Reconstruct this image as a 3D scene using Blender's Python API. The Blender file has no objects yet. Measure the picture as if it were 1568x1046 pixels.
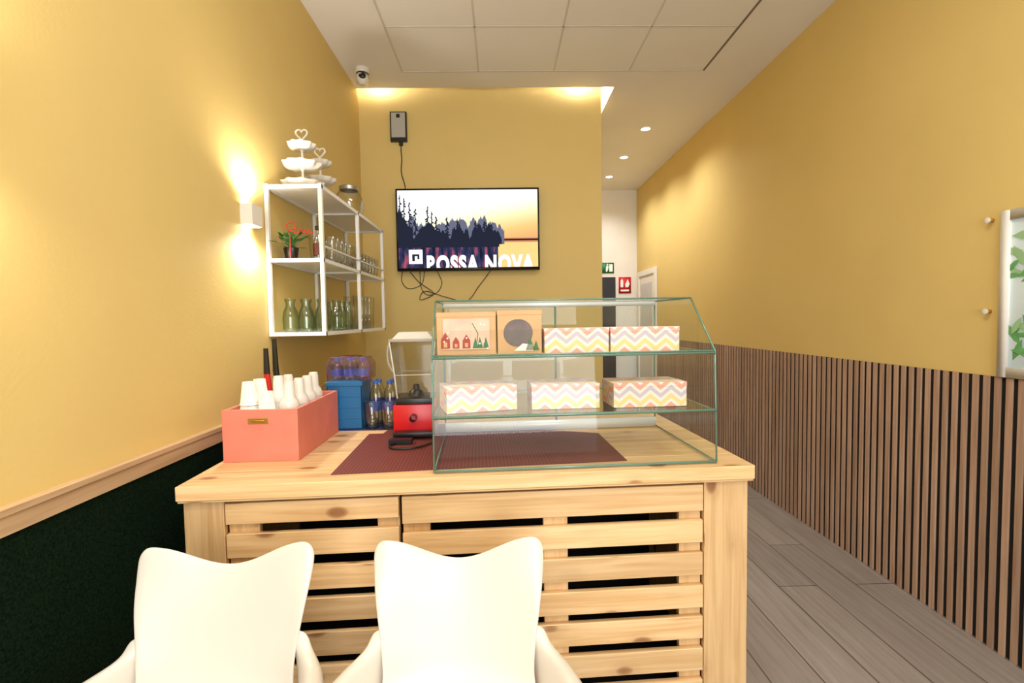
import bpy, bmesh, math, random
from mathutils import Vector, Matrix
random.seed(4)
S=bpy.context.scene
try:
    S.view_settings.view_transform='Standard'
    S.view_settings.look='None'
except Exception as e: print(e)

def lin(c):
    return tuple(((x/255)/12.92 if x/255<=0.04045 else ((x/255+0.055)/1.055)**2.4) for x in c)+(1.0,)

# ---------------------------------------------------------------- materials
class N:
    def __init__(s,name):
        s.m=bpy.data.materials.new(name); s.m.use_nodes=True
        s.t=s.m.node_tree; s.t.nodes.clear()
        s.out=s.t.nodes.new('ShaderNodeOutputMaterial')
    def n(s,typ,**kw):
        x=s.t.nodes.new('ShaderNode'+typ)
        for k,v in kw.items(): setattr(x,k,v)
        return x
    def l(s,a,b): s.t.links.new(a,b)
    def math(s,op,a,b=None):
        x=s.n('Math',operation=op)
        for i,v in enumerate((a,b)):
            if v is None: continue
            if isinstance(v,(int,float)): x.inputs[i].default_value=v
            else: s.l(v,x.inputs[i])
        return x.outputs[0]

def mat(name,rgb,rough=0.5,metal=0.0,var=0.04,nscale=6,bump=0.0,bscale=60,spec=0.5,emit=0):
    q=N(name); p=q.n('BsdfPrincipled')
    p.inputs['Roughness'].default_value=rough; p.inputs['Metallic'].default_value=metal
    p.inputs['Specular IOR Level'].default_value=spec
    tc=q.n('TexCoord'); no=q.n('TexNoise'); no.inputs['Scale'].default_value=nscale; no.inputs['Detail'].default_value=4
    q.l(tc.outputs['Object'],no.inputs['Vector'])
    c=lin(rgb); r=q.n('ValToRGB')
    r.color_ramp.elements[0].position=0.3; r.color_ramp.elements[1].position=0.7
    r.color_ramp.elements[0].color=tuple(x*(1-var) for x in c[:3])+(1,)
    r.color_ramp.elements[1].color=tuple(min(1,x*(1+var)) for x in c[:3])+(1,)
    q.l(no.outputs['Fac'],r.inputs['Fac']); q.l(r.outputs['Color'],p.inputs['Base Color'])
    if bump>0:
        n2=q.n('TexNoise'); n2.inputs['Scale'].default_value=bscale; n2.inputs['Detail'].default_value=3
        q.l(tc.outputs['Object'],n2.inputs['Vector'])
        b=q.n('Bump'); b.inputs['Strength'].default_value=bump; b.inputs['Distance'].default_value=0.01
        q.l(n2.outputs['Fac'],b.inputs['Height']); q.l(b.outputs['Normal'],p.inputs['Normal'])
    if emit:
        q.l(r.outputs['Color'],p.inputs['Emission Color']); p.inputs['Emission Strength'].default_value=emit
    q.l(p.outputs[0],q.out.inputs[0]); return q.m

def wood(name,c1,c2,axis,rough=0.45,knots=True,knotc=(132,78,40),fine=1.0):
    q=N(name); p=q.n('BsdfPrincipled'); p.inputs['Roughness'].default_value=rough
    tc=q.n('TexCoord'); g=q.n('NewGeometry')
    off=q.n('CombineXYZ'); r7=q.math('MULTIPLY',g.outputs['Random Per Island'],7.0)
    for i in range(3): q.l(r7,off.inputs[i])
    ad=q.n('VectorMath',operation='ADD'); q.l(tc.outputs['Object'],ad.inputs[0]); q.l(off.outputs[0],ad.inputs[1])
    mp=q.n('Mapping'); sc=[30*fine]*3; sc[axis]=1.3; mp.inputs['Scale'].default_value=sc
    q.l(ad.outputs[0],mp.inputs['Vector'])
    no=q.n('TexNoise'); no.inputs['Scale'].default_value=1.6; no.inputs['Detail'].default_value=6; no.inputs['Distortion'].default_value=0.8
    q.l(mp.outputs[0],no.inputs['Vector'])
    r=q.n('ValToRGB'); r.color_ramp.elements[0].position=0.30; r.color_ramp.elements[1].position=0.62
    r.color_ramp.elements[0].color=lin(c2); r.color_ramp.elements[1].color=lin(c1)
    q.l(no.outputs['Fac'],r.inputs['Fac'])
    hv=q.n('HueSaturation'); v=q.math('MULTIPLY_ADD',g.outputs['Random Per Island'],0.26)
    v.node.inputs[2].default_value=0.85; q.l(v,hv.inputs['Value']); q.l(r.outputs[0],hv.inputs['Color'])
    col=hv.outputs[0]
    if knots:
        m2=q.n('Mapping'); s2=[8.5]*3; s2[axis]=4.6; m2.inputs['Scale'].default_value=s2
        q.l(ad.outputs[0],m2.inputs['Vector'])
        vo=q.n('TexVoronoi'); vo.inputs['Scale'].default_value=1.0; q.l(m2.outputs[0],vo.inputs['Vector'])
        kr=q.n('ValToRGB'); cr=kr.color_ramp; cr.elements[0].position=0.09; cr.elements[0].color=(1,1,1,1)
        cr.elements[1].position=0.34; cr.elements[1].color=(0,0,0,1)
        e=cr.elements.new(.135); e.color=(.72,.72,.72,1); e=cr.elements.new(.175); e.color=(.18,.18,.18,1)
        q.l(vo.outputs['Distance'],kr.inputs['Fac'])
        mx=q.n('Mix',data_type='RGBA'); kf=q.math('MULTIPLY',kr.outputs[0],0.85)
        q.l(kf,mx.inputs[0]); q.l(col,mx.inputs[6]); mx.inputs[7].default_value=lin(knotc); col=mx.outputs[2]
    q.l(col,p.inputs['Base Color']); q.l(p.outputs[0],q.out.inputs[0]); return q.m

def glass(name,tint=(240,250,245),base=0.05,gain=0.7,rough=0.02,edge=None):
    q=N(name); t=q.n('BsdfTransparent'); t.inputs[0].default_value=lin(tint)
    g=q.n('BsdfGlossy'); g.inputs['Roughness'].default_value=rough
    lw=q.n('LayerWeight'); lw.inputs['Blend'].default_value=0.5
    f=q.math('POWER',lw.outputs['Facing'],3.5); f=q.math('MULTIPLY_ADD',f,gain); f.node.inputs[2].default_value=base
    if edge:
        mx=q.n('Mix',data_type='RGBA'); q.l(q.math('POWER',lw.outputs['Facing'],2.5),mx.inputs[0]); mx.inputs[6].default_value=lin(tint); mx.inputs[7].default_value=lin(edge); q.l(mx.outputs[2],t.inputs[0])
    m=q.n('MixShader'); q.l(f,m.inputs[0]); q.l(t.outputs[0],m.inputs[1]); q.l(g.outputs[0],m.inputs[2])
    q.l(m.outputs[0],q.out.inputs[0]); return q.m

def emis(name,rgb,st=1.0):
    q=N(name); e=q.n('Emission'); e.inputs[0].default_value=lin(rgb); e.inputs[1].default_value=st
    q.l(e.outputs[0],q.out.inputs[0]); return q.m

WALL=mat('paint_yellow',(217,191,122),0.6,var=0.03,nscale=1.5,bump=0.05,bscale=90,spec=0.3)
WHITEP=mat('paint_white',(232,228,222),0.6,var=0.02)
CEIL=mat('ceiling_white',(232,229,226),0.7,var=0.015,nscale=2)
TBAR=mat('ceiling_bar',(206,200,193),0.6)
SHG=mat('painted_shadow_gap',(120,108,95),0.7)
GRASS=mat('artificial_grass',(9,30,14),0.95,var=0.8,nscale=150,bump=1.0,bscale=260,spec=0.1)
WT=wood('trim_wood',(198,168,132),(172,140,104),1,knots=False)
WX=wood('pine_x',(231,197,148),(210,168,114),0)
WZ=wood('pine_z',(229,193,142),(206,164,112),2)
SLAT=wood('slat_wood',(184,152,128),(156,122,98),2,knots=False)
BLACK=mat('black_plastic',(18,18,20),0.35,var=0.1)
FELT=mat('black_felt',(14,11,11),0.95)
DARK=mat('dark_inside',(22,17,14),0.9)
WPL=mat('white_plastic',(224,219,210),0.3,var=0.01)
WCH=mat('chair_plastic',(213,206,195),0.32,var=0.01)
WMET=mat('white_metal',(232,230,225),0.35,var=0.01)
SILV=mat('silver_metal',(170,170,170),0.3,metal=0.8)
ALU=mat('white_aluminium',(225,228,230),0.35,metal=0.1)
CORAL=mat('coral_paint',(216,122,102),0.55,var=0.06,nscale=12)
GOLD=mat('brass',(190,150,70),0.35,metal=0.8)
CUP=mat('cup_white',(226,222,214),0.4)
RED=mat('red_plastic',(200,22,26),0.3)
BLUE=mat('blue_plastic',(20,98,150),0.4)
PURP=mat('purple_wrap',(130,60,130),0.3,var=0.4,nscale=30)
NAVY=mat('navy_cloth',(35,40,95),0.9,var=0.8,nscale=60)
GL=glass('clear_glass',(246,248,246),0.11,0.75,edge=(140,142,138))
GLC=glass('case_glass',(249,252,250),0.035,0.45)
GLG=glass('green_glass',(222,234,220),0.10,0.8,edge=(72,96,74))
GLT=glass('tank_plastic',(236,234,228),0.05,0.6,0.05,edge=(170,165,155))
GLP=glass('purple_film',(226,196,232),0.14,0.6,0.06,edge=(150,80,160))
GEDGE=mat('glass_edge',(98,132,118),0.15,var=0.05)
LEAF=mat('leaf_green',(50,110,50),0.5,var=0.3,nscale=30)
PINK=mat('leaf_pink',(215,90,110),0.5)
BROWN=mat('brown_label',(90,40,30),0.5)
KRAFT=mat('kraft_card',(208,164,120),0.75,var=0.06,nscale=20)
FILM=mat('window_film',(196,152,114),0.1,var=0.2,nscale=12)
FILMD=mat('window_film_dark',(92,72,60),0.12,var=0.4,nscale=12,spec=.25)
PRED=mat('print_red',(170,60,45),0.6); PGRN=mat('print_green',(60,115,70),0.6); PWHT=mat('print_white',(240,235,225),0.6)

def floor_mat():
    q=N('floor_planks'); p=q.n('BsdfPrincipled'); p.inputs['Roughness'].default_value=0.35
    tc=q.n('TexCoord'); mp=q.n('Mapping'); mp.inputs['Rotation'].default_value=(0,0,math.radians(90))
    q.l(tc.outputs['Object'],mp.inputs['Vector'])
    b=q.n('TexBrick'); b.offset=0.37; b.inputs['Scale'].default_value=1; b.inputs['Brick Width'].default_value=1.2
    b.inputs['Row Height'].default_value=0.2; b.inputs['Mortar Size'].default_value=0.003; b.inputs['Mortar Smooth'].default_value=0.0
    b.inputs['Color1'].default_value=lin((166,158,152)); b.inputs['Color2'].default_value=lin((148,139,133)); b.inputs['Mortar'].default_value=lin((88,80,74))
    q.l(mp.outputs[0],b.inputs['Vector'])
    m2=q.n('Mapping'); m2.inputs['Scale'].default_value=(26,1.5,1); q.l(tc.outputs['Object'],m2.inputs['Vector'])
    no=q.n('TexNoise'); no.inputs['Scale'].default_value=1.5; no.inputs['Detail'].default_value=5; q.l(m2.outputs[0],no.inputs['Vector'])
    r=q.n('ValToRGB'); r.color_ramp.elements[0].position=0.3; r.color_ramp.elements[0].color=(0.74,0.72,0.70,1); r.color_ramp.elements[1].position=0.7; r.color_ramp.elements[1].color=(1,1,1,1)
    q.l(no.outputs['Fac'],r.inputs['Fac'])
    mx=q.n('Mix',data_type='RGBA',blend_type='MULTIPLY'); mx.inputs[0].default_value=1
    q.l(b.outputs['Color'],mx.inputs[6]); q.l(r.outputs[0],mx.inputs[7]); q.l(mx.outputs[2],p.inputs['Base Color'])
    q.l(p.outputs[0],q.out.inputs[0]); return q.m
FLOOR=floor_mat()

def chevron_mat():
    q=N('chevron_card'); p=q.n('BsdfPrincipled'); p.inputs['Roughness'].default_value=0.5
    tc=q.n('TexCoord'); s=q.n('SeparateXYZ'); q.l(tc.outputs['Object'],s.inputs[0])
    x2=q.math('ADD',s.outputs[0],s.outputs[1])
    t=q.math('PINGPONG',x2,0.036); zy=q.math('ADD',s.outputs[2],q.math('MULTIPLY',s.outputs[1],0.6))
    v=q.math('FRACT',q.math('DIVIDE',q.math('ADD',zy,q.math('MULTIPLY',t,0.8)),0.086))
    r=q.n('ValToRGB'); cr=r.color_ramp; cr.interpolation='CONSTANT'
    W_=(226,220,214)
    cols=[(0,(236,164,146)),(0.2,W_),(0.34,(236,206,142)),(0.54,W_),(0.68,(200,186,198)),(0.86,W_)]
    cr.elements[0].position=0; cr.elements[0].color=lin(cols[0][1]); cr.elements[1].position=cols[1][0]; cr.elements[1].color=lin(cols[1][1])
    for a,c in cols[2:]:
        e=cr.elements.new(a); e.color=lin(c)
    q.l(v,r.inputs['Fac']); q.l(r.outputs[0],p.inputs['Base Color']); q.l(p.outputs[0],q.out.inputs[0]); return q.m
CHEV=chevron_mat()

def mat_ribbed():
    q=N('maroon_mat'); p=q.n('BsdfPrincipled'); p.inputs['Roughness'].default_value=0.6
    tc=q.n('TexCoord'); s=q.n('SeparateXYZ'); q.l(tc.outputs['Object'],s.inputs[0])
    a=q.math('SINE',q.math('MULTIPLY',s.outputs[1],520.0)); b=q.math('SINE',q.math('MULTIPLY',s.outputs[0],520.0))
    v=q.math('MULTIPLY_ADD',q.math('ADD',a,b),0.25); v.node.inputs[2].default_value=0.5
    r=q.n('ValToRGB'); r.color_ramp.elements[0].color=lin((64,22,22)); r.color_ramp.elements[1].color=lin((134,56,50))
    q.l(v,r.inputs['Fac']); q.l(r.outputs[0],p.inputs['Base Color']); q.l(p.outputs[0],q.out.inputs[0]); return q.m
MATT=mat_ribbed()

# ---------------------------------------------------------------- builder
class B:
    def __init__(s): s.bm=bmesh.new(); s.ms=[]
    def mi(s,m):
        if m not in s.ms: s.ms.append(m)
        return s.ms.index(m)
    def face(s,pts,m,M=None):
        vs=[s.bm.verts.new((M@Vector(p)) if M else Vector(p)) for p in pts]
        f=s.bm.faces.new(vs); f.material_index=s.mi(m); return f
    def box(s,x0,x1,y0,y1,z0,z1,m,M=None):
        c=[(x0,y0,z0),(x1,y0,z0),(x1,y1,z0),(x0,y1,z0),(x0,y0,z1),(x1,y0,z1),(x1,y1,z1),(x0,y1,z1)]
        v=[s.bm.verts.new((M@Vector(p)) if M else Vector(p)) for p in c]; k=s.mi(m)
        for f in ((0,3,2,1),(4,5,6,7),(0,1,5,4),(1,2,6,5),(2,3,7,6),(3,0,4,7)):
            s.bm.faces.new([v[i] for i in f]).material_index=k
    def prism(s,pts,off,m):
        off=Vector(off); a=[s.bm.verts.new(Vector(p)) for p in pts]; b=[s.bm.verts.new(Vector(p)+off) for p in pts]; k=s.mi(m)
        s.bm.faces.new(a[::-1]).material_index=k; s.bm.faces.new(b).material_index=k
        n=len(a)
        for i in range(n): s.bm.faces.new((a[i],a[(i+1)%n],b[(i+1)%n],b[i])).material_index=k
    def lathe(s,prof,m,c=(0,0,0),seg=24,M=None,ax=None):
        k=s.mi(m); c=Vector(c); rings=[]
        for r,z in prof:
            if r<1e-6:
                p=Vector((0,0,z)); p=(M@p) if M else p; rings.append([s.bm.verts.new(p+c)])
            else:
                ring=[]
                for i in range(seg):
                    a=2*math.pi*i/seg; p=Vector((r*math.cos(a),r*math.sin(a),z)); p=(M@p) if M else p
                    ring.append(s.bm.verts.new(p+c))
                rings.append(ring)
        for A,Bq in zip(rings,rings[1:]):
            for i in range(seg):
                j=(i+1)%seg
                if len(A)==1 and len(Bq)==1: continue
                if len(A)==1: f=(A[0],Bq[j],Bq[i])
                elif len(Bq)==1: f=(A[i],A[j],Bq[0])
                else: f=(A[i],A[j],Bq[j],Bq[i])
                s.bm.faces.new(f).material_index=k
    def tube(s,pts,r,m,seg=8,closed=False):
        k=s.mi(m); P=[Vector(p) for p in pts]; rings=[]; n=len(P)
        up=None
        for i in range(n):
            if closed: d=(P[(i+1)%n]-P[i-1]).normalized()
            else: d=(P[min(i+1,n-1)]-P[max(i-1,0)]).normalized()
            if up is None:
                up=Vector((0,0,1)) if abs(d.z)<0.9 else Vector((1,0,0))
            u=(up-d*up.dot(d)).normalized(); w=d.cross(u); up=u
            rr=r[i] if isinstance(r,(list,tuple)) else r
            rings.append([s.bm.verts.new(P[i]+(u*math.cos(2*math.pi*j/seg)+w*math.sin(2*math.pi*j/seg))*rr) for j in range(seg)])
        pr=list(zip(rings,rings[1:]))
        if closed: pr.append((rings[-1],rings[0]))
        for A,Bq in pr:
            for j in range(seg):
                q=(j+1)%seg; s.bm.faces.new((A[j],A[q],Bq[q],Bq[j])).material_index=k
        if not closed:
            s.bm.faces.new(rings[0][::-1]).material_index=k; s.bm.faces.new(rings[-1]).material_index=k
    def grid(s,rows,m):
        k=s.mi(m); V=[[s.bm.verts.new(p) for p in r] for r in rows]
        for i in range(len(V)-1):
            for j in range(len(V[0])-1):
                s.bm.faces.new((V[i][j],V[i][j+1],V[i+1][j+1],V[i+1][j])).material_index=k
    def finish(s,name,loc=(0,0,0),rot=0,bevel=0,parent=None,sharp=0.6,recalc=True):
        if recalc: bmesh.ops.recalc_face_normals(s.bm,faces=s.bm.faces[:])
        for f in s.bm.faces: f.smooth=True
        for e in s.bm.edges:
            if len(e.link_faces)==2:
                try:
                    if e.calc_face_angle()>sharp: e.smooth=False
                except: pass
        me=bpy.data.meshes.new(name); s.bm.to_mesh(me); s.bm.free()
        for m in s.ms: me.materials.append(m)
        o=bpy.data.objects.new(name,me); bpy.context.collection.objects.link(o)
        o.location=loc; o.rotation_euler=(0,0,rot)
        if parent: o.parent=parent
        if bevel:
            b=o.modifiers.new('bev','BEVEL'); b.width=bevel; b.segments=2; b.limit_method='ANGLE'; b.angle_limit=0.7
        return o
def smooth_path(P,n=6):
    P=[Vector(p) for p in P]; out=[]
    Q=[P[0]]+P+[P[-1]]
    for i in range(1,len(Q)-2):
        for k in range(n):
            t=k/n; a,b,c,d=Q[i-1],Q[i],Q[i+1],Q[i+2]
            out.append(0.5*((2*b)+(c-a)*t+(2*a-5*b+4*c-d)*t*t+(3*b-a-3*c+d)*t**3))
    out.append(P[-1]); return out
def simple(name,x0,x1,y0,y1,z0,z1,m,**k):
    b=B(); b.box(x0,x1,y0,y1,z0,z1,m); return b.finish(name,**k)

# ---------------------------------------------------------------- room
XL,XR,YB,YE,ZC=-1.12,2.01,4.05,7.14,3.24
YF=-3.0
simple('floor',XL-.1,XR+.1,YF,YE+.1,-.1,0,FLOOR)
simple('wall_left',XL-.1,XL,YF,YB+.3,0,ZC+.3,WALL)
simple('wall_right',XR,XR+.1,YF,YE+.1,0,ZC+.05,WALL)
simple('wall_back',XL,.85,YB,YE,0,ZC+.25,WALL)
simple('wall_end',.85,XR,YE,YE+.1,0,ZC+.05,WHITEP)
b=B(); b.box(XL,XL+.35,YF-.1,YF,0,ZC,WALL); b.box(XR-.35,XR,YF-.1,YF,0,ZC,WALL); b.box(XL+.35,XR-.35,YF-.1,YF,2.7,ZC,WALL); b.finish('wall_front')
b=B()
b.box(XL,XR,YF,3.98,ZC,ZC+.03,CEIL); b.box(.943,XR,3.98,YE,ZC,ZC+.03,CEIL)
b.box(XL,.943,3.70,3.74,ZC+.03,ZC+.25,CEIL); b.box(.943,.98,3.70,4.9,ZC+.03,ZC+.25,CEIL)
b.box(.85,.943,4.85,4.9,ZC,ZC+.25,CEIL)
b.box(XL,.98,3.70,4.9,ZC+.25,ZC+.28,CEIL)
b.finish('ceiling')
b=B(); xs=[-.70,-.135,.43,.995,1.56]; ys=[3.72-.555*i for i in range(12)]
for x in xs[1:-1]: b.box(x-.005,x+.005,ys[-1],3.72,ZC-.003,ZC,TBAR)
for y in ys: b.box(xs[0],xs[-1],y-.005,y+.005,ZC-.003,ZC,TBAR)
b.box(xs[0]-.006,xs[0]+.006,ys[-1],3.72,ZC-.003,ZC,TBAR)
b.box(xs[-1]-.008,xs[-1]+.006,ys[-1],3.72,ZC-.004,ZC,SHG)  # solid strip coloured dark to paint in the shade of an edge gap
b.finish('trim_1')
b=B(); b.box(XL,XL+.028,YF,YB,.975,.99,WT); b.box(XL,XL+.022,YF,YB,.93,.972,WT); b.finish('trim_2')
simple('trim_3',XL,XL+.012,YF,YB,0,.93,GRASS)
b=B(); b.box(XR-.004,XR,YF,YE,0,1.125,FELT)
y=YF+.02
while y<YE-.95:
    b.box(XR-.012,XR-.004,y,y+.023,0,1.125,SLAT); y+=.046
b.finish('trim_4')

b=B()
x0=XR-.004
b.box(XR-.03,x0,6.2,6.27,0,2.03,WHITEP); b.box(XR-.03,x0,6.95,7.02,0,2.03,WHITEP); b.box(XR-.03,x0,6.27,6.95,1.96,2.03,WHITEP)
b.box(XR-.016,x0,6.27,6.95,0,1.96,WHITEP); b.box(XR-.02,XR-.015,6.36,6.86,1.1,1.85,mat('door_panel',(205,205,205),.4)); b.box(XR-.02,XR-.015,6.36,6.86,.15,1.0,WHITEP)
b.tube([(XR-.02,6.33,1.0),(XR-.06,6.33,1.0),(XR-.06,6.43,1.0)],.008,SILV); b.finish('door_1')
NB=mat('navy_door',(34,36,48),.4)
b=B(); b.box(.95,1.69,YE-.02,YE-.001,0,1.98,NB); b.box(1.05,1.6,YE-.028,YE-.02,1.1,1.85,NB); b.box(1.05,1.6,YE-.028,YE-.02,.15,1.0,NB)
b.tube([(1.64,YE-.02,1.0),(1.64,YE-.07,1.0),(1.55,YE-.07,1.0)],.009,SILV); b.finish('door_2',bevel=.003)
G2=mat('sign_green',(20,110,60),.5); SW=mat('sign_white',(245,245,245),.5); SR=mat('sign_red',(200,30,40),.5)
b=B(); b.box(1.42,1.67,YE-.012,YE,2.04,2.19,G2)
yy=YE-.0125
b.face([(1.60,yy,2.06),(1.65,yy,2.06),(1.65,yy,2.17),(1.60,yy,2.17)],SW)
b.face([(1.55,yy,2.06),(1.57,yy,2.06),(1.59,yy,2.12),(1.585,yy,2.15),(1.56,yy,2.15),(1.55,yy,2.11)],SW)
b.lathe([(0,0),(.012,0)],SW,(1.575,yy,2.165),12,Matrix.Rotation(math.pi/2,3,'X'))
b.finish('exit_sign',recalc=False)
b=B(); b.box(1.74,1.92,YE-.01,YE,1.74,1.98,SR); yy=YE-.0105
b.face([(1.765,yy,1.83),(1.805,yy,1.83),(1.805,yy,1.92),(1.785,yy,1.955),(1.765,yy,1.92)],SW)
b.face([(1.84,yy,1.83),(1.88,yy,1.83),(1.90,yy,1.88),(1.87,yy,1.95),(1.85,yy,1.90),(1.835,yy,1.88)],SW)
b.face([(1.765,yy,1.77),(1.89,yy,1.77),(1.89,yy,1.795),(1.765,yy,1.795)],SW)
b.finish('fire_extinguisher_sign',recalc=False)
EW=emis('downlight_glow',(255,248,235),6)
for i,y in enumerate((4.84,5.68,6.45)):
    b=B(); b.lathe([(.062,0),(.06,-.006),(.045,-.008),(.045,0)],WMET,(1.455,y,ZC),24); b.lathe([(0,-.004),(.045,-.004)],EW,(1.455,y,ZC),24)
    b.finish('ceiling_downlight')
b=B(); b.lathe([(0,0),(.05,0),(.052,-.02),(.045,-.035)],WPL,seg=24)
b.lathe([(0,-.12),(.02,-.117),(.038,-.10),(.045,-.075),(.042,-.05),(.03,-.035)],WPL,seg=24)
Mx=Matrix.Rotation(math.radians(65),3,'X')
b.lathe([(0,.05),(.02,.048),(.026,.042),(.026,.03)],BLACK,(0.008,0,-.078),20,Mx)
b.finish('security_camera',(-.985,3.68,ZC))

PANE=mat('window_pane',(215,228,226),.15,var=.06,nscale=3,emit=.3)  # pane is no lamp; a slight glow is added to its colour
b=B(); x1=XR; x0=XR-.02
y0,y1,z0,z1=1.0,1.905,1.128,1.785
for a in ((y0,y0+.035,z0,z1),(y1-.035,y1,z0,z1)): b.box(x0,x1,a[0],a[1],a[2],a[3],WMET)
b.box(x0,x1,y0+.035,y1-.035,z0,z0+.04,WMET); b.box(x0,x1,y0+.035,y1-.035,z1-.04,z1,WMET)
b.box(XR-.01,XR,y0+.035,y1-.035,z0+.04,z1-.04,PANE)
LP=mat('leaf_pale',(150,190,140),.5); LG=mat('leaf_window',(96,160,96),.5,var=.2,nscale=20)
for i in range(60):
    cy=random.uniform(y0+.08,y1-.04) if i%3 else random.uniform(y1-.12,y1-.04); cz=random.choice([random.uniform(1.2,1.35),random.uniform(1.48,1.68)]); a=random.uniform(0,6.28); L=random.uniform(.03,.055)
    d=Vector((0,math.cos(a),math.sin(a))); w=Vector((0,-d.z,d.y)); c=Vector((XR-.0105-.0001*i,cy,cz))
    cl=lambda p:Vector((p.x,min(max(p.y,y0+.036),y1-.036),min(max(p.z,z0+.041),z1-.041)))
    b.face([cl(c-d*L),cl(c-d*L*.3+w*L*.3),cl(c+d*L*.4+w*L*.25),cl(c+d*L),cl(c+d*L*.4-w*L*.25),cl(c-d*L*.3-w*L*.3)],LG if i%2 else LP)
b.finish('window_1',recalc=False)
for z in (1.76,1.39):
    b=B(); b.lathe([(0,.02),(.008,.018),(.010,.012),(.006,.008),(.008,0)],GOLD,(0,0,0),16,Matrix.Rotation(-math.pi/2,3,'Y')); b.lathe([(0,.028),(.012,.024),(.010,.018)],WPL,(0,0,0),12,Matrix.Rotation(-math.pi/2,3,'Y'))
    b.finish('picture_hook',(XR,1.955,z))

# ---------------------------------------------------------------- counter
AR=0.047; CO=Vector((-.99,1.465,0))
DEP=.93; LW=1.815
b=B()
t=0; ws=[.145,.19,.2,.2,.195]
for w in ws:
    b.box(0,LW,t,t+w-.0015,.855,.90,WX); t+=w
b.box(0.004,LW-.004,.002,DEP-.01,.848,.855,WX)
b.box(.012,.13,.018,.04,0,.848,WZ); b.box(1.652,1.80,.018,.04,0,.848,WZ)
b.box(.012,.03,.04,DEP-.02,0,.848,WZ); b.box(1.782,1.80,.04,DEP-.02,0,.848,WZ)
b.box(.03,1.782,DEP-.03,DEP-.02,0,.848,DARK)  # inner back and base coloured near-black to paint in the interior shade
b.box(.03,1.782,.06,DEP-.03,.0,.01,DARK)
def panel(s0,s1,zb0,z_top,bats):
    z=zb0; first=True
    while z>0.02:
        top=z_top if first else z+.076
        dz=random.uniform(-.003,.003); dt=random.uniform(0,.003)
        b.box(s0+.002,s1-.002,.015+dt,.036,max(z+dz,.02),top+dz*(not first),WX)
        for a,c in bats:
            for ss in (a+.015,c-.015):
                for zz in (z+.02,min(top,z+.076)-.018):
                    b.lathe([(0,-.0008),(.0036,-.0008)],DARK,(ss+random.uniform(-.004,.004),.015+dt,zz+random.uniform(-.003,.003)),8,Matrix.Rotation(math.pi/2,3,'X'))
        z-=.108; first=False
    for a,c in bats: b.box(a,c,.0365,.058,.02,z_top,WZ)
panel(.132,.662,.770,.838,[(.135,.227),(.59,.66)])
panel(.668,1.65,.750,.838,[(.67,.755),(1.12,1.20),(1.575,1.648)])
for zz in (.80,.76,.35,.05):
    b.lathe([(0,-.001),(.004,-.001)],SILV,(1.77,.018,zz),8,Matrix.Rotation(math.pi/2,3,'X'))
b.finish('wooden_counter',CO,AR,bevel=.002)

b=B(); 
b.prism([(.44,.065,.9003),(1.42,.10,.9003),(1.42,.50,.9003),(.75,.78,.9003),(.52,.78,.9003),(.50,.62,.9003),(.44,.62,.9003)],(0,0,.0017),MATT)
b.finish('ribbed_counter_mat',CO,AR)

# ---------------------------------------------------------------- display case
b=B(); s0,s1=.772,1.702
prof=[(.035,.907),(.048,1.275),(.235,1.458),(.60,1.458),(.60,.907)]
for s in (s0,s1): b.face([(s,t,z) for t,z in prof],GLC)
def fp(a,c): b.face([(s0,a[0],a[1]),(s1,a[0],a[1]),(s1,c[0],c[1]),(s0,c[0],c[1])],GLC)
fp(prof[0],prof[1]); fp(prof[1],prof[2]); fp(prof[2],prof[3])
for z_,t_ in ((1.2715,.046),(1.082,.040)):
    b.face([(s0+.004,t_,z_),(s1-.004,t_,z_),(s1-.004,.595,z_),(s0+.004,.595,z_)],GLC)
def edge(p,q,rr=.0035,m=GEDGE): b.tube([p,q],rr,m,6)
for s in (s0,s1):
    for i in range(5):
        a,c=prof[i],prof[(i+1)%5]; edge((s,a[0],a[1]),(s,c[0],c[1]),.0032)
for i in range(4): edge((s0,prof[i][0],prof[i][1]),(s1,prof[i][0],prof[i][1]),.003 if i in(1,2) else .0042)
edge((s0,.04,1.078),(s1,.04,1.078),.005); edge((s0,.046,1.268),(s1,.046,1.268),.0035)
for s in (s0+.004,s1-.004): edge((s,.04,1.078),(s,.6,1.078),.003); edge((s,.046,1.268),(s,.6,1.268),.003)
for z_ in (1.078,1.268): edge((s0,.595,z_),(s1,.595,z_),.003)
b.box(s0,s1,.585,.605,.905,.945,ALU); b.box(s0,s1,.585,.605,1.44,1.458,ALU)
b.face([(s0+.01,.592,.945),(s1-.01,.592,.945),(s1-.01,.592,1.44),(s0+.01,.592,1.44)],GLC)
b.box((s0+s1)/2+.015,(s0+s1)/2+.023,.588,.596,.945,1.44,GEDGE)
b.finish('glass_display_case',CO,AR,recalc=False)

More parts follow.
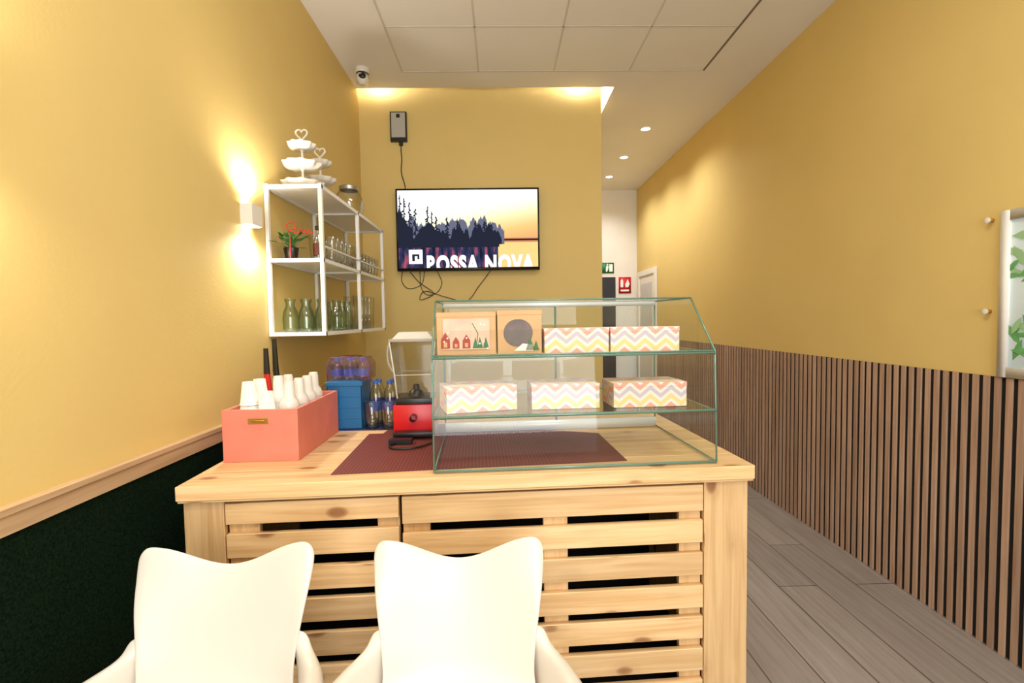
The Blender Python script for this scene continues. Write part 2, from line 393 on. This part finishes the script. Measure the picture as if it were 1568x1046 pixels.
def carton(name,x0,x1,Y,z,h,d,m,rot=AR,deco=None,shift=0):
    w=(x1-x0); b=B()
    b.box(-w/2,w/2,0,d,0,h,m)
    b.box(-w/2-.001,w/2+.001,-.001,d*.5,h-.014,h+.001,m)
    if deco: deco(b,w,h,d)
    return b.finish(name,((x0+x1)/2,Y,z),rot,bevel=.0012)
def deco1(b,w,h,d):
    y=-.0022
    b.box(-w*.40,w*.40,y,-.001,h*.12,h*.86,FILM)
    y-=.0004
    for i,(cx,s) in enumerate(((-.07,.030),(-.035,.022),(0.0,.026))):
        b.face([(cx-s*.5,y,.022),(cx+s*.5,y,.022),(cx+s*.5,y,.022+s),(cx,y,.022+s*1.8),(cx-s*.5,y,.022+s)],PRED)
        b.face([(cx-s*.2,y-.0003,.026),(cx+s*.2,y-.0003,.026),(cx+s*.2,y-.0003,.022+s*.7),(cx-s*.2,y-.0003,.022+s*.7)],KRAFT)
    for cx in (.03,.045,.065):
        b.face([(cx-.01,y,.022),(cx+.01,y,.022),(cx,y,.06)],PGRN)
    for k in range(9):
        cx=random.uniform(-w*.38,w*.36); cz=random.uniform(.02,h*.75); b.lathe([(0,0),(.003,0)],PWHT,(cx,y-.0003,cz),8,Matrix.Rotation(math.pi/2,3,'X'))
    b.tube([(w*.1,y,h*.75),(w*.2,y,h*.5),(w*.18,y,h*.3)],.0015,PGRN,5)
def deco2(b,w,h,d):
    y=-.0022
    pts=[]
    for k in range(24):
        a=k/24*2*math.pi; R=.046*(1-.18*math.sin(a)+.06*abs(math.cos(a)))
        pts.append((R*math.cos(a)-.005,y,h*.54+R*math.sin(a)))
    b.prism(pts[::-1],(0,.001,0),FILMD)
    y-=.0006
    for cx,s in ((.035,.03),(.055,.022)):
        b.face([(cx-s*.5,y,.012),(cx+s*.5,y,.012),(cx,y,.012+s*1.5)],PGRN)
    b.face([(-.02,y,.01),(.045,y,.01),(.045,y,.03),(.01,y,.035)],PWHT)
def yat(X,t):
    return CO.y+(X-CO.x)*math.tan(AR)+t
ZU=1.2722; ZL=1.0834
carton('gingerbread_gift_box',-.215,-.018,yat(-.1,.13),ZU,.142,.1,KRAFT,deco=deco1)
carton('kraft_window_box',-.012,.138,yat(.06,.13),ZU,.146,.11,KRAFT,deco=deco2)
carton('chevron_cake_box',.146,.366,yat(.25,.115),ZU,.083,.16,CHEV)
carton('chevron_cake_box',.372,.612,yat(.49,.115),ZU,.083,.16,CHEV)
carton('chevron_cake_box',-.185,.055,yat(-.05,.10),ZL,.083,.16,CHEV,rot=AR+.22)
carton('chevron_cake_box',.10,.332,yat(.2,.11),ZL,.083,.16,CHEV)
carton('chevron_cake_box',.378,.632,yat(.5,.10),ZL,.083,.16,CHEV)

# ---------------------------------------------------------------- TV
def skymat():
    q=N('screen_sky'); e=q.n('Emission'); tc=q.n('TexCoord'); s=q.n('SeparateXYZ'); q.l(tc.outputs['Object'],s.inputs[0])
    f=q.math('DIVIDE',q.math('SUBTRACT',s.outputs[2],.23),.40)
    f2=q.math('ADD',f,q.math('MULTIPLY',q.math('SUBTRACT',.9,s.outputs[0]),.45))
    r=q.n('ValToRGB'); cr=r.color_ramp; cr.elements[0].position=0; cr.elements[0].color=lin((246,176,116)); cr.elements[1].position=1; cr.elements[1].color=lin((250,252,252))
    for a,c in ((.25,(252,205,130)),(.48,(255,238,180)),(.7,(255,252,232))):
        x=cr.elements.new(a); x.color=lin(c)
    q.l(f2,r.inputs[0]); q.l(r.outputs[0],e.inputs[0]); e.inputs[1].default_value=1.15; q.l(e.outputs[0],q.out.inputs[0]); return q.m
def watermat():
    q=N('screen_water'); e=q.n('Emission'); tc=q.n('TexCoord'); mp=q.n('Mapping'); mp.inputs['Scale'].default_value=(26,1,6); q.l(tc.outputs['Object'],mp.inputs['Vector'])
    no=q.n('TexNoise'); no.inputs['Scale'].default_value=1; q.l(mp.outputs[0],no.inputs['Vector'])
    r=q.n('ValToRGB'); cr=r.color_ramp; cr.elements[0].position=.35; cr.elements[0].color=lin((30,32,52)); cr.elements[1].position=.68; cr.elements[1].color=lin((190,90,100))
    x=cr.elements.new(.54); x.color=lin((60,62,100))
    q.l(no.outputs[0],r.inputs[0]); q.l(r.outputs[0],e.inputs[0]); q.l(e.outputs[0],q.out.inputs[0]); return q.m
b=B(); W,H=1.15,.655
b.box(0,W,.0,.035,0,H,BLACK); b.box(.25,.9,.035,.078,.1,.5,BLACK)
for a in ((0,W,0,.022),(0,W,H-.012,H),(0,.012,.022,H-.012),(W-.012,W,.022,H-.012)): b.box(a[0],a[1],-.008,0,a[2],a[3],BLACK)
tx=lambda x:(x-607)/219*W
tz=lambda y:(414-y)/127*H
L0,L1,B0,B1=.012,W-.012,.022,H-.012
def q4(x0,x1,z0,z1,y,m): b.face([(x0,y,z0),(x1,y,z0),(x1,y,z1),(x0,y,z1)],m)
SK=skymat(); WA=watermat(); TR=emis('screen_trees',(40,44,60)); TR2=emis('screen_trees_far',(112,116,140)); WY=emis('screen_gold',(255,218,140),1.1); WO=emis('screen_orange',(240,150,100)); SWH=emis('screen_white',(255,255,255),1.2)
q4(L0,L1,B0,B1,-.0005,SK)
q4(L0,L1,tz(371),tz(364),-.001,WO); q4(tx(755),L1,B0,tz(371),-.001,WY); q4(L0,tx(762),B0,tz(373),-.0012,WA)
q4(tx(765),L1,tz(368.5),tz(365.5),-.0015,TR)
rnd=random.Random(9)
def treeline(xa,xb,env,amp,y,m,bot,n):
    crowns=[(rnd.uniform(xa,xb),rnd.uniform(5,10),rnd.uniform(.35,1)) for _ in range(int((xb-xa)/6))]
    top=[]
    for i in range(n+1):
        x=xa+(xb-xa)*i/n; h=0
        for cx,w,a in crowns:
            d=abs(x-cx)/w
            if d<1: h=max(h,a*(1-d**1.6))
        yy=env(x)-amp*h+rnd.uniform(-2.8,2.8)
        top.append((min(max(tx(x),L0),L1),min(tz(yy),B1)))
    for i in range(n):
        (a,za),(c,zc)=top[i],top[i+1]
        b.face([(a,y,tz(bot)),(c,y,tz(bot)),(c,y,zc),(a,y,za)],m)
treeline(612,772,lambda x:348+max(0,(x-745))*.5,20,-.0016,TR2,374,130)
treeline(608,768,lambda x:366 if x>690 else 362,24,-.002,TR,374,140)
treeline(608,632,lambda x:345,28,-.0022,TR,374,40)
for xx,yt in ((613,296),(619,301),(627,308),(636,318),(655,314),(661,322),(668,330),(684,331),(700,334),(728,336),(742,338),(753,342)):
    for k in range(18):
        zz=tz(yt)+(tz(370)-tz(yt))*k/18; ww=rnd.uniform(.008,.034)*(0.35+k/18); sx=rnd.choice((-1,1))
        zt=min(zz,B1-.008)
        xa=min(max(tx(xx)+sx*ww,L0),L1); b.face([(tx(xx),-.0024-k*.00001,zt-.012),(xa,-.0024-k*.00001,zt-.016),(xa,-.0024-k*.00001,zt-.006),(tx(xx),-.0024-k*.00001,zt+.006)],TR)
    q4(tx(xx)-.003,tx(xx)+.003,tz(370),tz(yt)-.006,-.0023,TR)
q4(L0,tx(764),tz(378),tz(368),-.0028,TR)
q4(tx(625),tx(646),tz(403),tz(381),-.0035,SWH)
q4(tx(630),tx(641),tz(391),tz(388),-.0040,TR); q4(tx(630),tx(634),tz(399),tz(388),-.0042,TR); q4(tx(638),tx(641),tz(396),tz(388),-.0042,TR)
tvx,tvy,tvz=-.826,YB-.08,1.79
tv=b.finish('flat_screen_television',(tvx,tvy,tvz),0,recalc=False)
cu=bpy.data.curves.new('caption','FONT'); cu.body='BOSSA NOVA'; cu.size=.15; cu.offset=.008; cu.space_character=1.16
to=bpy.data.objects.new('caption',cu); bpy.context.collection.objects.link(to)
dg=bpy.context.evaluated_depsgraph_get(); me=bpy.data.meshes.new_from_object(to.evaluated_get(dg)); bpy.data.objects.remove(to)
xsv=[v.co.x for v in me.vertices]; mnx,mxx=min(xsv),max(xsv)
for v in me.vertices:
    x=(v.co.x-mnx)/(mxx-mnx)*(tx(818)-tx(652))+tx(652); z=v.co.y*1.25-.015; v.co=(x,-.004,z)
bm=bmesh.new(); bm.from_mesh(me); bmesh.ops.bisect_plane(bm,geom=bm.verts[:]+bm.edges[:]+bm.faces[:],plane_co=(0,0,B0+.001),plane_no=(0,0,-1),clear_outer=True); bm.to_mesh(me); bm.free()
me.materials.clear(); me.materials.append(SWH)
o=bpy.data.objects.new('screen_caption',me); bpy.context.collection.objects.link(o); o.parent=tv

b=B(); b.box(-.066,.066,-.03,0,0,.235,BLACK); b.box(-.056,.056,-.034,-.03,.03,.226,mat('grey_panel',(176,174,168),.4)); b.box(-.014,.014,-.036,-.034,.185,.215,BLACK)
b.box(.0,.03,-.022,-.004,-.03,0,BLACK)
b.finish('mounted_speaker',(-.80,YB,2.84),bevel=.004)
def wcable(name,pts,r=.004,m=BLACK):
    b=B(); b.tube(smooth_path(pts,6),r,m,6); return b.finish(name)
yw=YB-.006
wcable('power_cable',[(-.785,yw-.006,2.81),(-.787,yw,2.76),(-.783,yw,2.70),(-.79,yw,2.6),(-.765,yw,2.5),(-.76,yw,2.44)])
wcable('power_cable',[(-.80,yw,1.80),(-.81,yw,1.72),(-.77,yw,1.66),(-.70,yw,1.66),(-.64,yw,1.70),(-.62,yw,1.80)],.003)
wcable('power_cable',[(-.66,yw,1.80),(-.65,yw-.004,1.66),(-.60,yw-.004,1.60),(-.52,yw-.004,1.62),(-.48,yw-.004,1.70),(-.52,yw-.004,1.80)],.003)
wcable('power_cable',[(-.74,yw,1.79),(-.66,yw-.01,1.70),(-.55,yw-.01,1.61),(-.66,yw-.01,1.56),(-.62,yw-.01,1.63),(-.45,yw-.01,1.58),(-.28,yw-.01,1.545),(-.18,yw-.01,1.66),(-.07,yw-.01,1.80)],.003)

# ---------------------------------------------------------------- left shelf
sx0,sx1=XL+.003,-.845; P=[2.38,2.98,3.58]; zs=[1.335,1.69,2.04]
b=B(); q=.009
for y in P:
    for x in (sx0+q,sx1-q): b.box(x-q,x+q,y-q,y+q,zs[0]-.01,zs[2]+.012,WMET)
    for z in zs: b.box(sx0,sx1,y-q+.001,y+q-.001,z-.010,z+.008,WMET)
for z in zs:
    b.box(sx1-.016,sx1,P[0],P[2],z-.010,z+.008,WMET); b.box(sx0,sx0+.016,P[0],P[2],z-.010,z+.008,WMET)
    b.box(sx0+.01,sx1-.01,P[0]+.005,P[2]-.005,z+.0,z+.005,WMET)
b.box(sx1-.012,sx1,P[0],P[2],1.755,1.762,WMET)
b.finish('metal_shelf_unit')
TOP=2.046; MID=1.6965; BOT=1.3415
def cakestand(name,loc,h=.30,k=1):
    b=B()
    def dish(z,R):
        seg=48; rows=[]
        for rr,dz in ((0,0),(.4,0),(.75,.003),(.92,.016),(1.0,.030),(.97,.027),(.9,.014)):
            rows.append([(R*rr*(1+.07*rr*math.cos(10*a))*math.cos(a),R*rr*(1+.07*rr*math.cos(10*a))*math.sin(a),z+dz) for a in [2*math.pi*i/seg for i in range(seg+1)]])
        b.grid(rows,WPL)
    for z,R in ((.02,.104*k),(.118,.094*k),(.215,.068*k)): dish(z,R)
    b.lathe([(0.05,0),(.052,.006),(.02,.012),(.012,.02),(.006,.03),(.006,.11),(.012,.118),(.006,.13),(.006,.21),(.012,.216),(.006,.225),(.005,.262),(0,.265)],WPL)
    hp=[]
    for i in range(28):
        a=2*math.pi*i/28; hx=16*math.sin(a)**3; hz=13*math.cos(a)-5*math.cos(2*a)-2*math.cos(3*a)-math.cos(4*a); hp.append((hx*.0018,0,.294+hz*.0019))
    b.tube(hp,.005,WPL,8,closed=True)
    return b.finish(name,loc,sharp=1.2)
cakestand('tiered_cake_stand',(-.992,2.53,TOP))
cakestand('tiered_cake_stand',(-1.0,2.80,TOP),k=.9)
b=B(); b.lathe([(0,.004),(.06,.004),(.078,.02),(.083,.07),(.082,.12),(.07,.155),(.055,.17),(.055,.18)],GL); b.lathe([(.0,.2),(.05,.2),(.06,.195),(.06,.175),(.056,.172)],SILV); b.lathe([(0,0),(.06,0),(.06,.004)],GL)
b.finish('glass_cookie_jar',(-.95,3.15,TOP))

def glasses(name,spots,z,prof,m=GL,seg=16):
    b=B()
    for x,y in spots: b.lathe(prof,m,(x,y,0),seg)
    return b.finish(name,(0,0,z),recalc=False)
tumb=[(0,0),(.026,0),(.029,.05),(.034,.14),(.033,.142),(.032,.14)]
glasses('drinking_glasses',[(-.888-.085*i,2.62+.074*j) for i in range(2) for j in range(5)],MID,tumb)
tumb2=[(0,0),(.028,0),(.031,.05),(.035,.12),(.034,.121),(.033,.119)]
glasses('drinking_glasses',[(-.888-.09*i,3.06+.078*j) for i in range(2) for j in range(6)],MID,tumb2)
vase=[(0,.0),(.034,.0),(.037,.02),(.038,.07),(.034,.10),(.022,.128),(.020,.14),(.027,.165),(.0262,.166)]
glasses('glass_carafes',[(-1.05,2.46),(-.97,2.46),(-.89,2.47),(-1.01,2.55),(-.93,2.56)],BOT,vase,GLG,20)
glasses('glass_carafes',[(-.90,2.70),(-.90,2.79),(-.98,2.74),(-.98,2.85),(-.90,2.88)],BOT,vase,GLG,20)
tall=[(0,0),(.028,0),(.030,.1),(.034,.21),(.0335,.211)]
glasses('tall_glasses',[(-.89,3.08),(-.89,3.16),(-.89,3.24),(-.89,3.33),(-.97,3.15),(-.97,3.25)],BOT,tall)
b=B(); b.lathe([(0,0),(.026,0),(.028,.004),(.036,.062),(.034,.064),(.032,.055),(0,.055)],BLACK)
for i in range(30):
    a=random.uniform(0,6.28); el=random.uniform(.2,1.3); L=random.uniform(.05,.11)
    d=Vector((math.cos(a)*math.cos(el),math.sin(a)*math.cos(el),math.sin(el))); base=Vector((0,0,.055)); tip=base+d*L
    tip.x=max(tip.x,-.045)
    b.tube([base,base+(tip-base)*.5+Vector((0,0,.006)),tip],.0012,LEAF,5)
    w=d.cross(Vector((0,0,1))).normalized()*.016; e=d*.034; e.z-=.008
    b.face([tip-e*.4,tip+w+e*.1,tip+e,tip-w+e*.1],PINK if i==11 else LEAF)
b.finish('potted_plant',(-1.035,2.46,MID),recalc=False)
b=B(); b.lathe([(0,0),(.024,0),(.025,.01),(.025,.10),(.012,.13),(.011,.16),(.013,.162),(.013,.175),(0,.176)],GL); b.lathe([(.0255,.03),(.0255,.09)],BROWN); b.lathe([(0,.178),(.014,.177),(.014,.16)],BLACK); b.finish('labelled_bottle',(-.915,2.50,MID),recalc=False)
RW=mat('red_wire',(200,30,40),.4)
b=B(); b.tube(smooth_path([(-.03,0,.0),(-.03,0,.12),(-.045,0,.165),(-.01,0,.175),(.0,0,.15),(-.025,0,.14),(.01,0,.125),(.025,0,.145),(.03,0,.13),(.045,0,.14),(.05,0,.125),(.065,0,.14),(.07,0,.125),(.085,0,.13)],5),.0025,RW,6)
b.tube([(-.05,0,.002),(-.01,0,.002)],.003,RW,6); b.finish('red_wire_sign',(-.985,2.40,MID))

EG=emis('lamp_glow',(255,236,205),40)
def sconce(y,z,e):
    b=B(); b.box(0,.052,-.045,.045,-.045,.045,WPL); 
    b.box(.006,.046,-.037,.037,.0451,.046,EG); b.box(.006,.046,-.037,.037,-.046,-.0451,EG)
    b.finish('sconce_lamp',(XL,y,z),bevel=.0)
    for sg in (1,-1):
        L=bpy.data.lights.new('sconce_spot','SPOT'); L.energy=e; L.color=(1,.92,.78); L.spot_size=math.radians(165); L.spot_blend=.9; L.shadow_soft_size=.03
        o=bpy.data.objects.new('sconce_spot',L); o.location=(XL+.045,y,z+sg*.085); o.rotation_euler=(math.pi if sg>0 else 0,0,0); bpy.context.collection.objects.link(o)
sconce(2.2,1.865,19); sconce(.93,1.865,12)

# ---------------------------------------------------------------- things on counter
b=B(); w,d,h,k=.262,.45,.185,.012
b.box(0,w,0,k,0,h,CORAL); b.box(0,w,d-k,d,0,h,CORAL); b.box(0,k,k,d-k,0,h,CORAL); b.box(w-k,w,k,d-k,0,h,CORAL); b.box(k,w-k,k,d-k,0,.01,CORAL)
b.box(.09,.16,-.002,0,.135,.155,GOLD); b.lathe([(0,-.005),(.006,-.004),(.006,0)],GOLD,(.10,0,.145),10,Matrix.Rotation(math.pi/2,3,'X')); b.tube([(.105,-.006,.147),(.125,-.012,.149),(.15,-.006,.147)],.003,GOLD,6)
BX,BY=-.985,1.715
b.finish('coral_wooden_box',(BX,BY,.9005),.02,bevel=.002)
def coffee(x,y,n,r=.036):
    b=B(); z=0
    for i in range(n):
        b.lathe([(r*1.04,z),(r*1.04,z+.005),(r*.98,z+.005),(r*.68,z+.085),(0,z+.085)],CUP); z+=.018
    b.finish('stacked_cups',(x,y,.911),recalc=False)
coffee(-.93,1.80,11,.031); coffee(-.862,1.79,9,.031); coffee(-.93,1.88,11,.031)
def shaker(x,y,h):
    b=B(); b.lathe([(0,0),(.032,0),(.034,.004),(.034,h-.085),(.030,h-.07),(.02,h-.055),(.019,h-.012),(.016,h),(0,h)],WPL); b.lathe([(.0345,h-.10),(.0355,h-.095),(.0345,h-.09)],WPL); b.finish('white_dispenser_bottle',(x,y,.911))
shaker(-.788,1.81,.262); shaker(-.785,1.89,.265); shaker(-.86,1.885,.275); shaker(-.785,1.97,.265); shaker(-.86,1.97,.27); shaker(-.79,2.05,.27)
def lighter(x,y,lean,m,hh=.375):
    b=B(); b.tube([(0,0,0),(lean*.6,.01,.20),(lean,.014,.27)],[.012,.013,.012],m,10); b.tube([(lean,.014,.27),(lean*1.2,.02,hh)],[.0125,.009],BLACK,10); b.box(-.006+lean*.3,.006+lean*.3,-.02,-.01,.10,.2,BLACK); b.finish('gas_lighter',(x,y,.912))
lighter(-.935,1.98,-.02,RED); lighter(-.925,2.06,-.03,BLACK,.41)
b=B(); b.lathe([(0,0),(.035,0),(.036,.01),(.036,.16),(.028,.19),(.024,.2),(.026,.205),(.026,.245),(0,.248)],BLACK); b.lathe([(.0365,.03),(.0365,.13)],mat('grey_label',(120,120,125),.5)); b.finish('sauce_bottle',(-.885,2.27,.9),recalc=False)
b=B(); b.box(-.82,-.48,2.18,2.38,.9005,.903,NAVY); b.finish('patterned_cloth')
b=B(); bx0,bx1,by0,by1=-.79,-.635,2.20,2.36; z0=.9032
b.box(bx0,bx1,by0,by0+.004,z0,1.10,BLUE); b.box(bx0,bx1,by1-.004,by1,z0,1.10,BLUE); b.box(bx0,bx0+.004,by0,by1,z0,1.10,BLUE); b.box(bx1-.004,bx1,by0,by1,z0,1.10,BLUE); b.box(bx0,bx1,by0,by1,z0,z0+.004,BLUE)
b.box(bx0-.005,bx1+.005,by0-.005,by1+.005,1.10,1.118,BLUE); b.box(bx0+.01,bx1-.01,by0+.01,by1-.01,1.118,1.122,BLUE)
for zz in (.95,1.0,1.05): b.box(bx0+.01,bx1-.01,by0-.002,by0,zz,zz+.006,BLUE)
b.finish('blue_storage_box',bevel=.003)
BL=mat('blue_label',(40,90,180),.4)
b=B()
for i in range(3):
    for j in range(2):
        c=(-.058+.058*i,-.03+.058*j,0)
        b.lathe([(0,.001),(.025,.001),(.027,.03),(.026,.06),(.014,.085),(.011,.092)],GL,c,16); b.lathe([(.0275,.02),(.0275,.05)],BL,c,16); b.lathe([(.013,.088),(.013,.1),(0,.1)],BL,c,12)
sh=[(-.092,0),(-.094,.07),(-.075,.104),(0,.108),(.075,.102),(.094,.07),(.092,0)]
b.grid([[(x,-.064,z) for x,z in sh],[(x,.064,z) for x,z in sh]],GLP)
for yy in (-.0645,.0645):
    b.face([(x,yy,z) for x,z in sh],GLP)
b.tube([(x,-.064,z) for x,z in sh],.002,PURP,5)
b.finish('wrapped_bottle_pack',(-.70,2.285,1.1225),recalc=False)
b=B()
for i in range(2):
    for j in range(2):
        c=(-.593+.066*i,2.30+.062*j-.01,0)
        b.lathe([(0,.001),(.031,.001),(.030,.06),(.031,.11),(.030,.15),(.015,.185),(.012,.195)],GL,c,18); b.lathe([(.0315,.07),(.0315,.115)],BL,c,18); b.lathe([(.014,.193),(.014,.208),(0,.209)],BL,c,14)
b.finish('water_bottles',(0,0,.9032),recalc=False)
glasses('drinking_glasses',[(-.595,2.218),(-.52,2.215)],.9032,tumb2,GL,20)

# drink blender
b=B()
b.box(-.085,.085,-.10,.10,.012,.135,RED); b.box(-.08,.08,-.15,-.10,.012,.03,BLACK)
for x in (-.065,.065):
    for y in (-.08,.08): b.lathe([(0,0),(.012,0),(.012,.012)],BLACK,(x,y,0),12)
b.box(-.076,.076,-.09,.09,.135,.160,BLACK)
b.lathe([(.014,0),(.014,.05),(0,.05)],BLACK,(0,-.145,.085),14,Matrix.Rotation(-math.pi/2,3,'X'))
def ring(z,w,d): return [(-w,-d,z),(w,-d,z),(w,d,z),(-w,d,z)]
CE=mat('clear_edge',(200,196,186),.2)
lv=[ring(.161,.07,.08),ring(.26,.078,.088),ring(.40,.094,.10)]
for A,C in zip(lv,lv[1:]):
    for i in range(4): b.face([A[i],A[(i+1)%4],C[(i+1)%4],C[i]],GLT)
for i in range(4): b.tube([lv[0][i],lv[1][i],lv[2][i]],.0035,CE,6)
b.tube(lv[1],.002,CE,6,closed=True)
GREY=mat('grey_lid',(160,152,140),.4)
b.box(-.097,.097,-.103,.103,.400,.412,GREY)
lt=[ring(.412,.085,.09),ring(.44,.06,.065)]
for i in range(4): b.face([lt[0][i],lt[0][(i+1)%4],lt[1][(i+1)%4],lt[1][i]],CE)
b.face(lt[1],CE)
b.lathe([(.035,.161),(.03,.18),(.016,.19),(.012,.21),(0,.212)],BLACK,(0,0,0),20)
b.tube(smooth_path([(-.094,-.05,.40),(-.108,-.05,.37),(-.108,-.05,.31),(-.082,-.05,.26)],4),.006,GREY,6)
b.finish('red_drink_blender',(-.375,2.13,.9022),AR,bevel=.003,recalc=False)
b=B(); b.tube(smooth_path([(-.37,1.96,.908),(-.40,1.93,.9075),(-.44,1.88,.9075),(-.41,1.83,.9075),(-.33,1.84,.9075),(-.28,1.91,.9075)],6),.004,BLACK,8); b.box(-.45,-.36,1.905,1.94,.9035,.922,BLACK); b.finish('power_cord')

# ---------------------------------------------------------------- chairs
def chair(loc,rot=0):
    e=bpy.data.objects.new('white_plastic_armchair',None); bpy.context.collection.objects.link(e); e.location=loc; e.rotation_euler=(0,0,rot)
    prof=[(.275,.775,.218),(.262,.74,.215),(.245,.69,.206),(.228,.63,.193),(.212,.57,.184),(.198,.52,.183),(.17,.475,.19),(.12,.448,.205),(.04,.438,.222),(-.06,.436,.23),(-.15,.442,.228),(-.20,.442,.215),(-.225,.425,.20)]
    b=B(); rows=[]; nu=24
    for i,(y,z,w) in enumerate(prof):
        row=[]
        for j in range(nu+1):
            u=-1+2*j/nu; a=abs(u)
            fall=max(0,1-i/3.0)
            horn=.060*(0.5-0.5*math.cos(math.pi*min(a/.9,1)))
            if a>.9: horn-= .024*((a-.9)/.1)**2
            zz=z+horn*fall; back=max(0,1-max(0,i-4)/3.0)
            yy=y-.035*a*a*back + (.016*a**4 if i<2 else 0)
            if i>=6: zz+=.012*a**3
            row.append((u*w,yy,zz))
        rows.append(row)
    b.grid(rows,WCH); o=b.finish('seat_shell',parent=e,recalc=False,sharp=3)
    m=o.modifiers.new('s','SOLIDIFY'); m.thickness=.009; m.offset=0; m=o.modifiers.new('ss','SUBSURF'); m.levels=2; m.render_levels=2
    for sg,nm in ((-1,'arm_left'),(1,'arm_right')):
        A=[(.200,.178,.635,.19),(.190,.188,.606,.19),(.17,.210,.590,.192),(.125,.236,.586,.20),(.06,.254,.588,.215),(-.02,.265,.590,.225),(-.10,.268,.586,.23),(-.17,.262,.565,.225),(-.215,.245,.51,.21)]
        b=B(); rows=[]
        for y,x,z,xs_ in A:
            row=[]; zb=.46
            for f in (0,.15,.35,.6,.85,1): row.append((sg*(xs_+(x-xs_)*f**1.3),y+.01*(1-f),zb+(z-zb)*f))
            row.append((sg*(x+.012),y,z+.004)); row.append((sg*(x+.03),y,z-.004)); row.append((sg*(x+.036),y,z-.022))
            rows.append(row)
        b.grid(rows,WCH); o=b.finish(nm,parent=e,recalc=False,sharp=3)
        m=o.modifiers.new('s','SOLIDIFY'); m.thickness=.008; m.offset=0; m=o.modifiers.new('ss','SUBSURF'); m.levels=2; m.render_levels=2
    n=0
    for sx in (-1,1):
        for (y,yf) in ((.14,.22),(-.16,-.22)):
            n+=1; b=B(); b.tube([(sx*.17,y,.438),(sx*.20,(y+yf)/2,.2),(sx*.225,yf,0)],[.022,.017,.012],WCH,12); b.finish('leg_%d'%n,parent=e)
chair((-.692,.965,0),.03); chair((-.116,.965,0),0)

# ---------------------------------------------------------------- lights
def area(name,loc,rot,sx,sy,e,col):
    L=bpy.data.lights.new(name,'AREA'); L.shape='RECTANGLE'; L.size=sx; L.size_y=sy; L.energy=e; L.color=col
    o=bpy.data.objects.new(name,L); o.location=loc; o.rotation_euler=rot; bpy.context.collection.objects.link(o); return o
area('storefront_daylight',(.45,-2.9,1.5),(math.radians(93),0,0),2.3,2.4,120,(.93,.97,1))  # area lamp added in the unseen front opening to serve as window daylight
area('unseen_ceiling_fill',(.15,-.9,3.22),(0,0,0),1.1,1.1,40,(1,.98,.96))  # added fill lamp under the ceiling, out of view, not a real fitting
area('unseen_ceiling_fill_front',(.45,.9,3.22),(0,0,0),1.1,.5,30,(1,.975,.94))  # second added fill lamp, evens the room light, kept clear of glass reflections
def point(name,loc,e,col,r=.02):
    L=bpy.data.lights.new(name,'POINT'); L.energy=e; L.color=col; L.shadow_soft_size=r
    o=bpy.data.objects.new(name,L); o.location=loc; bpy.context.collection.objects.link(o)
point('cove_light_a',(-.95,3.95,3.31),4,(1,.98,.95)); point('cove_light_b',(.66,3.95,3.31),4,(1,.98,.95)); point('cove_light_c',(.90,4.3,3.36),5,(1,.97,.92))
for y in (4.84,5.68,6.45):
    L=bpy.data.lights.new('downlight','SPOT'); L.energy=55; L.color=(1,.98,.95); L.spot_size=math.radians(140); L.spot_blend=.8; L.shadow_soft_size=.045
    o=bpy.data.objects.new('downlight',L); o.location=(1.455,y,ZC-.02); bpy.context.collection.objects.link(o)
w=bpy.data.worlds.new('w'); S.world=w; w.use_nodes=True; w.node_tree.nodes['Background'].inputs[0].default_value=(.95,.97,1,1); w.node_tree.nodes['Background'].inputs[1].default_value=1.0

# ---------------------------------------------------------------- camera
cd=bpy.data.cameras.new('camera'); cd.lens=760/1600*36; cd.sensor_width=36; cd.clip_start=.05
co=bpy.data.objects.new('camera',cd); bpy.context.collection.objects.link(co)
R=Matrix.Rotation(math.radians(-1.28),4,'Z')@Matrix.Rotation(math.radians(90-2.64),4,'X')@Matrix.Rotation(math.radians(-.92),4,'Z')
co.matrix_world=Matrix.Translation((0,0,1.39))@R
S.camera=co
